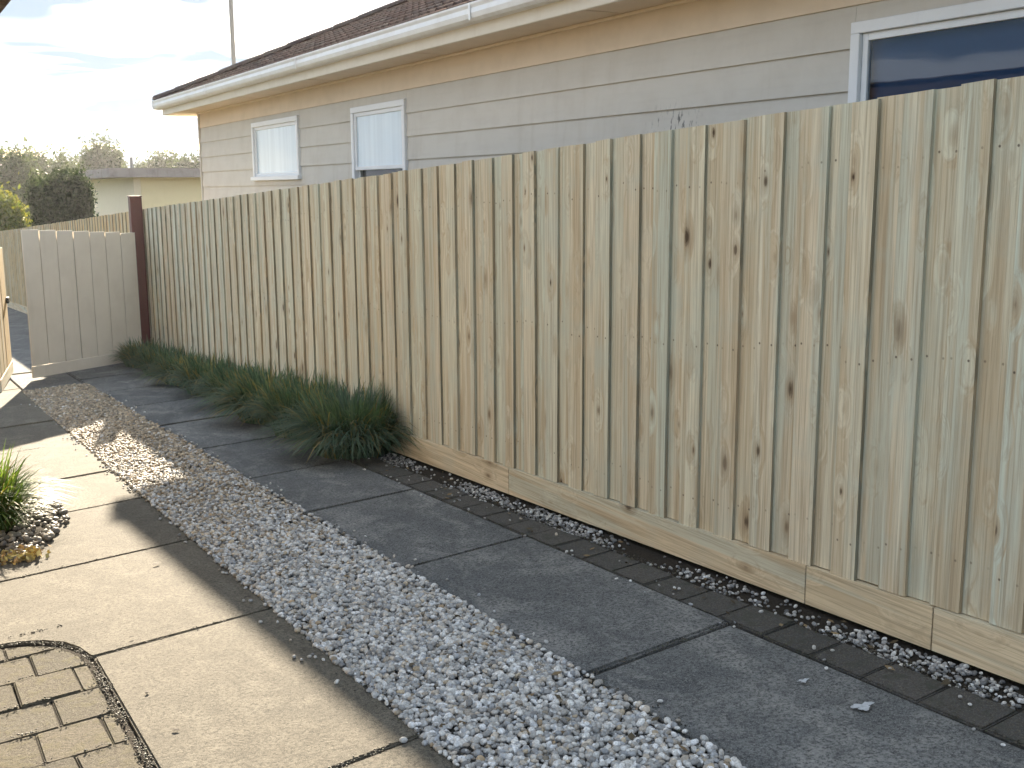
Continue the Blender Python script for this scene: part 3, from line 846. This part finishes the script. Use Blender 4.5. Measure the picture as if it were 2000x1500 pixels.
# windows
def window(y0, y1, z0, z1, sash=None, blind=None, divs=(), bmat='blind', gmat='glass'):
    w = box('window', (WX - .040, y0 - .002, z1 - .055), (WX + .03, y1 + .002, z1 + .0), M['trim'], house, .003)
    # head is the window's own mesh; the rest of the window hangs under it
    box('frame', (WX - .040, y0 - .002, z0), (WX + .03, y0 + .055, z1 - .056), M['trim'], w, .003)
    box('frame', (WX - .040, y1 - .055, z0), (WX + .03, y1 + .002, z1 - .056), M['trim'], w, .003)
    box('sill', (WX - .065, y0 - .03, z0 - .035), (WX + .03, y1 + .03, z0 + .012), M['trim'], w, .004)
    a, b, c, d = y0 + .056, y1 - .056, z0 + .013, z1 - .056
    def sashf(yy0, yy1, zz0, zz1, x):
        t = .035
        box('sash', (x, yy0, zz0), (x + .03, yy0 + t, zz1), M['trim'], w, .002); box('sash', (x, yy1 - t, zz0), (x + .03, yy1, zz1), M['trim'], w, .002)
        box('sash', (x, yy0 + t + .0005, zz0), (x + .03, yy1 - t - .0005, zz0 + t), M['trim'], w, .002); box('sash', (x, yy0 + t + .0005, zz1 - t), (x + .03, yy1 - t - .0005, zz1), M['trim'], w, .002)
        of = OFF[w]; xx = x + .015
        V = [Vector(p) - of for p in ((xx, yy0 + t, zz0 + t), (xx, yy1 - t, zz0 + t), (xx, yy1 - t, zz1 - t), (xx, yy0 + t, zz1 - t))]
        link('pane', mesh('pane', V, [(0, 3, 2, 1)]), M[gmat] if zz1 > CZ + .4 else M['glass'], w)
    if sash:
        sashf(a, b, sash - .02, d, WX - .024); sashf(a, b, c, sash + .015, WX + .008)
    elif divs:
        ed = [a] + list(divs) + [b]
        for p, r in zip(ed, ed[1:]): sashf(p + .001, r - .001, c, d, WX - .018)
    else: sashf(a, b, c, d, WX - .018)
    if blind:
        bx, bz = blind; of = OFF[w]; n = 60; V = []; F = []
        for i in range(n + 1):
            yy = a + (b - a) * i / n; xx = WX + .043 + bx * .3 + bx * math.sin(i * 1.1) + bx * .5 * math.sin(i * .37)
            V += [Vector((xx, yy, bz)) - of, Vector((xx, yy, d)) - of]
        for i in range(n): F.append((2 * i, 2 * i + 1, 2 * i + 3, 2 * i + 2))
        link('curtain', mesh('curtain', V, F), M[bmat], w, smooth=True)  # in the large window this sheet carries the painted sky reflection
    return w
window(*WIN[0], blind=(.012, CZ + .16), gmat='frosted')
window(*WIN[1], sash=CZ + .205, blind=(.0, CZ + .20), bmat='pale_blue', gmat='frosted')
window(*WIN[2], divs=(2.75,), blind=(.0, CZ - .45), bmat='sky_reflection')

# pipe mast behind the house
mz = gz(6.3, 21)
mast = empty('mast', (6.32, 21, mz), 'thin grey metal pipe mast rising behind the tiled roof', 'mast')
ml = Vector((6.32, 21, mz))
link('pipe', tube_me('pipe', (0, 0, -.2), (0, 0, 7.6), .045, .038, 12), M['metal'], mast, smooth=False)
link('base_plate', box_me('base_plate', (-.15, -.15, -.02), (.15, .15, .03), .005), M['metal'], mast)
link('cross_arm', box_me('cross_arm', (-.5, -.02, 7.2), (.5, .02, 7.24), .004), M['metal'], mast)

# ------------------------------------------------------------------ verandah edge of the near house (top-left corner)
vr = empty('verandah', (-.2, 6.5, gz(-.2, 6.5)), 'dark brown verandah roof edge in the top left corner', 'verandah')
vz = CZ + .74
box('fascia', (.577, 3.2, vz), (.602, 9.0, vz + .14), M['tile'], vr)
o2 = OFF[vr]
link('roof_sheet', mesh('roof_sheet', [Vector(p) - o2 for p in ((.63, 3.1, vz + .145), (.63, 9.1, vz + .145), (-1.3, 9.1, vz + .33), (-1.3, 3.1, vz + .33), (.63, 3.1, vz + .155), (.63, 9.1, vz + .155), (-1.3, 9.1, vz + .34), (-1.3, 3.1, vz + .34))],
     [(0, 3, 2, 1), (4, 5, 6, 7), (0, 1, 5, 4), (1, 2, 6, 5), (2, 3, 7, 6), (3, 0, 4, 7)]), M['tile'], vr)
box('wall', (-1.45, 3.0, gz(-1.4, 6) - .4), (-1.32, 9.2, vz + .36), M['render_cream'], vr)
for yp in (3.3, 6.1, 8.9): box('bracket', (-1.315, yp, vz - .02), (.49, yp + .07, vz + .08), M['trim'], vr)

# ------------------------------------------------------------------ buildings beyond
gb = gz(7, 36) - .3
gar = empty('garage', (9, 36, gb), 'flat-roofed yellow and cream outbuilding beyond the gate', 'building')
GY0, GX0 = 34.2, 7.12
box('wall', (GX0, GY0 + .01, gb - .5), (GX0 + .2, GY0 + 8.2, CZ + .42), M['render_cream'], gar)
box('wall', (GX0 + .201, GY0, gb - .5), (GX0 + 7, GY0 + .2, CZ + .42), M['render_yellow'], gar)
box('wall', (GX0 + 6.8, GY0 + .201, gb - .5), (GX0 + 7, GY0 + 8.2, CZ + .42), M['render_yellow'], gar)
box('wall', (GX0 + .201, GY0 + 8.0, gb - .5), (GX0 + 6.79, GY0 + 8.2, CZ + .42), M['render_yellow'], gar)
rfV = []
x0, x1, y0, y1 = GX0 - .75, GX0 + 7.6, GY0 - .5, GY0 + 8.8
og = OFF[gar]
rv = [(x0, y0, CZ + .40), (x1, y0, CZ + .40), (x1, y1, CZ + .40), (x0, y1, CZ + .40), (x0, y0, CZ + .66), (x1, y0, CZ + .66), (x1, y1, CZ + .66), (x0, y1, CZ + .66), (x0 + 3.5, y0 + 4.5, CZ + .69), (x1 - 3.5, y0 + 4.5, CZ + .69)]
link('roof', mesh('roof', [Vector(v) - og for v in rv], [(3, 2, 1, 0), (0, 1, 5, 4), (1, 2, 6, 5), (2, 3, 7, 6), (3, 0, 4, 7), (4, 5, 9, 8), (5, 6, 9), (6, 7, 8, 9), (7, 4, 8)]), M['shed_roof'], gar)
link('vent_pipe', tube_me('vent_pipe', Vector((x0 + .7, y0 + .4, CZ + .6)) - og, Vector((x0 + .7, y0 + .4, CZ + .98)) - og, .05, .05), M['metal'], gar)

# ------------------------------------------------------------------ planting
def leaf_quads(P, size, cols, elong=1.8, droop=0.0):
    n = len(P)
    d = rng.standard_normal((n, 3)); d[:, 2] -= droop; d /= np.linalg.norm(d, axis=1, keepdims=True)
    e = rng.standard_normal((n, 3)); e -= (e * d).sum(1, keepdims=True) * d; e /= np.linalg.norm(e, axis=1, keepdims=True)
    s = size * rng.uniform(.6, 1.3, (n, 1))
    a, b = d * s * elong * .5, e * s * .5
    V = np.stack([P - a, P + b * .9, P + a, P - b * .9], 1).reshape(-1, 3)
    F = np.arange(4 * n).reshape(n, 4)
    cols = np.array(cols); c = cols[rng.integers(0, len(cols), n)] * rng.uniform(.7, 1.3, (n, 1))
    return V, F, np.repeat(c, 4, 0)
def crown_points(c, r, clumps, per, spread):
    k = rng.standard_normal((clumps, 3)); k /= np.linalg.norm(k, axis=1, keepdims=True)
    k *= rng.uniform(.35, 1.0, (clumps, 1)) ** .6
    k = np.array(c) + k * np.array(r)
    P = k[:, None, :] + rng.normal(0, 1, (clumps, per, 3)) * np.array(spread) * rng.uniform(.6, 1.2, (clumps, 1, 1))
    return P.reshape(-1, 3)
def limb_tree(name, x, y, h, crown_c, crown_r, clumps, per, spread, leaf, cols, label, tr=.25, spiky=False, group='trees on the skyline'):
    z = gz(x, y) - .06
    t = empty(name, (x, y, z), label, 'tree', group)
    cc = Vector(crown_c)
    bm_parts = []
    V, F = [], []
    def limb(p0, p1, r0, r1, n=7):
        me = tube_me('l', p0, p1, r0, r1, n); k = len(V)
        V.extend([v.co.copy() for v in me.vertices]); F.extend([tuple(i + k for i in p.vertices) for p in me.polygons]); bpy.data.meshes.remove(me)
    fork = Vector((random.uniform(-.3, .3), random.uniform(-.3, .3), h * .42))
    limb((0, 0, -.3), fork, tr, tr * .7)
    for i in range(6):
        a = i * 1.05 + random.uniform(-.3, .3)
        e = Vector((math.cos(a) * crown_r[0] * .6, math.sin(a) * crown_r[1] * .6, cc.z + random.uniform(-.4, .5) * crown_r[2]))
        mid = fork.lerp(e, .5) + Vector((0, 0, .2)); limb(fork, mid, tr * .5, tr * .3, 6); limb(mid, e, tr * .3, tr * .1, 5)
    link('trunk', mesh('trunk', V, F), M['bark'], t)
    P = crown_points(crown_c, crown_r, clumps, per, spread)
    Vq, Fq, Cq = leaf_quads(P, leaf, cols, 1.9, .5)
    link('crown', np_mesh('crown', Vq, Fq, Cq, smooth=False), M['leaves'], t)
    return t
GUM = [(.06, .08, .055), (.075, .095, .065), (.05, .065, .045), (.09, .11, .08)]
def far_tree(ratio, y, ztop, wide, label, cols=GUM, shape=1.0, leaf=.17, clumps=85):
    x = ratio * y; z = gz(x, y); h = CZ + ztop - z
    rz = h * .30 * shape
    limb_tree('gum_tree', x, y, h, (0, 0, h - rz * 1.05), (wide, wide, rz), clumps, 190, (wide * .13, wide * .17, rz * .2), leaf, cols, label)
far_tree(.106, 70, 2.3, 2.3, 'dark rounded tree at the left edge of the skyline', leaf=.13)
far_tree(.1385, 105, 3.4, 3.6, 'broad low gum tree left of the outbuilding roof')
far_tree(.159, 112, 3.0, 2.6, 'smaller gum tree next to the broad one, above the outbuilding roof end')
far_tree(.184, 100, 4.0, 2.0, 'tallest ragged tree standing above the middle of the outbuilding roof', shape=1.2)
far_tree(.193, 108, 3.0, 2.0, 'low bushy tree right beside the tallest ragged tree')
far_tree(.232, 110, 3.5, 3.0, 'rounded gum tree over the right part of the outbuilding roof')
far_tree(.256, 104, 3.0, 2.2, 'gum tree partly hidden by the corner of the weatherboard house')
# continuous distant wood behind them
P = []
for xx in np.linspace(-20, 110, 160):
    yy = 165 + 10 * math.sin(xx * .3); zz_ = CZ + 1.2 + 1.2 * math.sin(xx * .21) + random.uniform(-.6, .8)
    P.append(crown_points((xx, yy, zz_ - 3), (2.4, 3, 3.2), 12, 60, (.6, .6, .5)))
Vq, Fq, Cq = leaf_quads(np.concatenate(P), .42, [(.075, .095, .07), (.09, .11, .085), (.06, .078, .06)], 1.6)
tag(link('distant_wood', np_mesh('distant_wood', Vq, Fq, Cq, smooth=False), M['leaves']), 'hazy dark tree line along the horizon', 'trees', kind='stuff')

def shrub(name, lo, hi, n, leaf, cols, label, cat, round_=False, upright=0):
    x, y = (lo[0] + hi[0]) / 2, (lo[1] + hi[1]) / 2; z = gz(x, y) - .06
    t = empty(name, (x, y, z), label, cat)
    lo, hi = np.array(lo), np.array(hi); c = (lo + hi) / 2; r = (hi - lo) / 2
    if round_:
        P = crown_points(c, r * .85, n // 60, 60, r * .16)
    else:
        P = rng.uniform(-1, 1, (n, 3)); P /= (np.abs(P) ** 4.5).sum(1, keepdims=True) ** (1 / 4.5)
        P *= np.where(rng.random((n, 1)) < .75, rng.uniform(.86, 1.0, (n, 1)), rng.uniform(.3, .9, (n, 1)))
        P *= 1 + .07 * (np.sin(P[:, :1] * 6 + 1) * np.sin(P[:, 1:2] * 5) + np.sin(P[:, 2:] * 7 + P[:, :1] * 4)) + .04 * rng.standard_normal((n, 1)) ** 2
        P = c + P * r
    V, F, C = leaf_quads(P - np.array([x, y, z]), leaf, cols, 2.2, -upright)
    link('foliage', np_mesh('foliage', V, F, C, smooth=False), M['leaves'], t)
    Vt, Ft = [], []
    for i in range(6):
        me = tube_me('s', (random.uniform(-.6, .6) * r[0], random.uniform(-.4, .4) * r[1], -.2), (random.uniform(-.6, .6) * r[0], random.uniform(-.4, .4) * r[1], (hi[2] - z) * .75), .04, .015, 6)
        k = len(Vt); Vt += [v.co.copy() for v in me.vertices]; Ft += [tuple(j + k for j in p.vertices) for p in me.polygons]; bpy.data.meshes.remove(me)
    link('stems', mesh('stems', Vt, Ft), M['bark'], t)
shrub('hedge', (3.85, 29.2, fz(30)), (5.12, 31.2, CZ + .27), 46000, .055, [(.034, .048, .032), (.045, .06, .038), (.026, .036, .025)], 'dense dark clipped hedge in front of the cream outbuilding wall', 'hedge', upright=1.0)
shrub('shrub', (3.0, 33.2, fz(33)), (4.25, 35.6, CZ + .10), 21000, .07, [(.15, .16, .045), (.11, .13, .04), (.20, .19, .06)], 'sunlit yellow-green shrub at the left edge beyond the fence', 'shrub', True)

def grass_clump(name, x, y, rad, h, n, cols, label, group=None, lean=(0, 0), dead=.06, width=.006, spread=1.0):
    z = gz(x, y) - .03
    t = empty(name, (x, y, z), label, 'grass', group)
    a = rng.uniform(0, 2 * np.pi, n); rr = rad * .45 * np.sqrt(rng.random(n))
    base = np.stack([rr * np.cos(a), rr * np.sin(a) * 1.2, np.zeros(n)], 1)
    az = a + rng.normal(0, .55, n); L = h * rng.uniform(.75, 1.6, n)
    out = rng.uniform(.15, 1.0, n) ** .8 * spread
    S = 6; ts = np.linspace(0, 1, S + 1)
    dirx, diry = np.cos(az) + lean[0], np.sin(az) + lean[1]
    pts = np.zeros((n, S + 1, 3)); 
    for i, u in enumerate(ts):
        hor = L * out * (.35 * u + .55 * u * u); ver = L * (u * (1.02 - .25 * out) - (.15 + .62 * out) * u ** 2.4)
        pts[:, i, 0] = base[:, 0] + dirx * hor; pts[:, i, 1] = base[:, 1] + diry * hor; pts[:, i, 2] = np.maximum(ver, .01 + .03 * rng.random(n) * (u > .1))
    sx, sy = -np.sin(az), np.cos(az); w = width * rng.uniform(.6, 1.3, n)
    V = np.zeros((n, S + 1, 2, 3))
    for i, u in enumerate(ts):
        ww = w * (1 - u ** 3) * (.7 + .3 * min(1, u * 3)) + .0004
        V[:, i, 0] = pts[:, i]; V[:, i, 1] = pts[:, i]
        V[:, i, 0, 0] -= sx * ww; V[:, i, 0, 1] -= sy * ww; V[:, i, 1, 0] += sx * ww; V[:, i, 1, 1] += sy * ww
    # keep clear of the fence face
    lim = FX - .03 - x
    if x > 2: V[..., 0] = np.minimum(V[..., 0], lim - .004 * rng.random((n, 1, 1)))
    idx = np.arange(n * (S + 1) * 2).reshape(n, S + 1, 2)
    F = np.stack([idx[:, :-1, 0], idx[:, :-1, 1], idx[:, 1:, 1], idx[:, 1:, 0]], -1).reshape(-1, 4)
    cols = np.array(cols); c = cols[rng.integers(0, len(cols), n)] * rng.uniform(.7, 1.35, (n, 1))
    dd = rng.random(n) < dead; c[dd] = np.array((.30, .24, .11)) * rng.uniform(.6, 1.2, (dd.sum(), 1))
    C = np.repeat(c, (S + 1) * 2, 0)
    link('blades', np_mesh('blades', V.reshape(-1, 3), F, C), M['blade'], t)
    k = min(14, n)
    return t
DG = [(.085, .14, .10), (.105, .165, .115), (.065, .105, .078), (.14, .185, .13)]
order = ['largest and nearest strappy grass clump at the fence foot, beside loose pebbles', 'second strappy grass clump from the near end of the row by the fence', 'third strappy grass clump from the near end of the row by the fence',
         'fourth strappy grass clump from the near end of the row by the fence', 'fifth strappy grass clump from the near end of the row by the fence', 'sixth strappy grass clump from the near end, third from the maroon post',
         'second strappy grass clump from the maroon post, in the fence row', 'strappy grass clump right at the foot of the maroon post']
for i, (gx_, gy_, rd, hh, n) in enumerate([(2.93, 7.30, .56, .50, 3200), (2.93, 8.25, .54, .45, 2700), (2.92, 9.15, .54, .47, 2700), (2.94, 10.1, .48, .42, 2300), (2.94, 11.15, .46, .40, 2100), (2.94, 12.15, .46, .38, 1900), (2.93, 13.15, .44, .36, 1800), (2.91, 14.15, .42, .35, 1500)]):
    grass_clump('grass_clump', gx_, gy_, rd, hh, n, DG, order[i], 'strappy grass clumps along the fence', lean=(-.12, -.05), spread=random.uniform(.62, .85), dead=.10 + .05 * (i % 3))
LG = [(.10, .16, .035), (.075, .13, .03), (.14, .20, .05), (.05, .09, .025)]
grass_clump('grass_clump', .47, 6.75, .30, .46, 1300, LG, 'bright green backlit grass clump in stones at the left edge', dead=.10, spread=.72)

# dry yellow weed at the bed's corner
yw = empty('weed_patch', (.57, 6.00, gz(.57, 6.0)), 'small patch of dry yellow weeds on concrete at left edge', 'weeds')
P = rng.normal(0, 1, (260, 3)) * np.array([.055, .045, .010]) + np.array([0, 0, .018])
V, F, C = leaf_quads(P, .022, [(.46, .34, .10), (.54, .42, .16), (.38, .24, .10)], 1.6)
tag(link('leaflets', np_mesh('leaflets', V, F, C, smooth=False), M['dry'], yw), kind='stuff')

# leaf litter caught in the pebbles and by the fence
n = 230; x = np.where(rng.random(n) < .55, rng.uniform(XR + .02, X0 - .02, n), rng.uniform(2.80, 3.12, n)); y = rng.uniform(1.5, 11, n) ** 1.0
P = np.stack([x, y, GZ(x, y) + np.where(x > 2.5, .004, .016)], 1)
V, F, C = leaf_quads(P, .022, [(.16, .11, .06), (.10, .075, .045), (.22, .16, .09), (.07, .055, .035)], 1.9)
V = V.reshape(-1, 4, 3); V[:, :, 2] = P[:, None, 2] + (V[:, :, 2] - P[:, None, 2]) * .35
tag(link('leaf_litter', np_mesh('leaf_litter', V.reshape(-1, 3), F, C, smooth=False), M['dry']), 'scattered brown bits of leaf among pebbles and along the fence', 'leaf litter', kind='stuff')

# dark leaves dropped on the concrete
for lx, ly, s, rz, lab in [(1.114, 5.409, .018, .4, 'small dark dropped leaf near the shadow edge on the sunlit concrete'), (.729, 3.832, .012, 1.2, 'small dark leaf on the large slab right of the brick paving corner'),
                           (.741, 3.464, .014, 2.2, 'small dark leaf lowest on the sunlit slab beside the brick paving'), (.80, 4.44, .010, .2, 'tiny dark leaf just above the wide joint at the paving corner')]:
    n = 10; V = [(0, 0, .004)] + [(s * math.cos(t) * (1.25 if i % 2 else 1), s * .6 * math.sin(t), .001 + .002 * abs(math.sin(t))) for i, t in enumerate(np.linspace(0, 2 * math.pi, n, endpoint=False))]
    F = [(0, i + 1, (i + 1) % n + 1) for i in range(n)]
    me = mesh('dropped_leaf', V, F)
    a = me.color_attributes.new('Col', 'FLOAT_COLOR', 'POINT')
    for d in a.data: d.color = (.03, .02, .012, 1)
    o3 = link('dropped_leaf', me, M['dry'], loc=(lx, ly, gz(lx, ly) + .004)); o3.rotation_euler = (0, 0, rz)
    tag(o3, lab, 'leaf', 'dark leaves dropped on the concrete')
# dried splashes
for sx_, sy_, s, n, lab in [(2.606, 2.264, .058, 0, 'larger white dried splash on the dark slab near the lower right'), (2.60, 2.515, .030, 0, 'smaller faint white splash on the dark slab, beyond the larger one')]:
    V, F = [], []
    for i in range(n + 1):
        big = i == 0
        cx, cy = (0, 0) if big else (random.gauss(0, s * .9), random.gauss(0, s * .6)); r = s * .75 if big else random.uniform(.08, .22) * s; k = len(V); m = 40 if big else 9
        z0_ = .0012 + .0003 * (i % 4)
        V.append((cx, cy, z0_ + .0012))
        for j in range(m):
            t = 2 * math.pi * j / m; q = r * (.62 + .22 * math.sin(3 * t + 1) + .12 * math.sin(7 * t + 2) + random.uniform(-.09, .12)); V.append((cx + 1.25 * q * math.cos(t), cy + .8 * q * math.sin(t), z0_))
        F += [(k, k + 1 + j, k + 1 + (j + 1) % m) for j in range(m)]
    o3 = link('splash', mesh('splash', V, F), M['stain_white'], loc=(sx_, sy_, gz(sx_, sy_) + .004)); o3.rotation_euler = (math.atan(-.0494), math.atan(-.03), 0)
    tag(o3, lab, 'splash')

# ------------------------------------------------------------------ haze added to imitate lens glare and fade far trees
hz = box_me('haze', (-1600, -320, -7.2), (1600, 3050, 7.6))
hm = bpy.data.materials.new('glare haze'); hm.use_nodes = True; hn = hm.node_tree; hn.nodes.clear()
ho = hn.nodes.new('ShaderNodeOutputMaterial'); hv = hn.nodes.new('ShaderNodeVolumePrincipled')
hv.inputs['Color'].default_value = (.97, .97, 1.0, 1); hv.inputs['Density'].default_value = 0.00025; hv.inputs['Anisotropy'].default_value = 0.6
hn.links.new(hv.outputs[0], ho.inputs['Volume'])
tag(link('haze', hz, hm), 'thin haze added for the glare towards the sun', 'haze', kind='stuff')
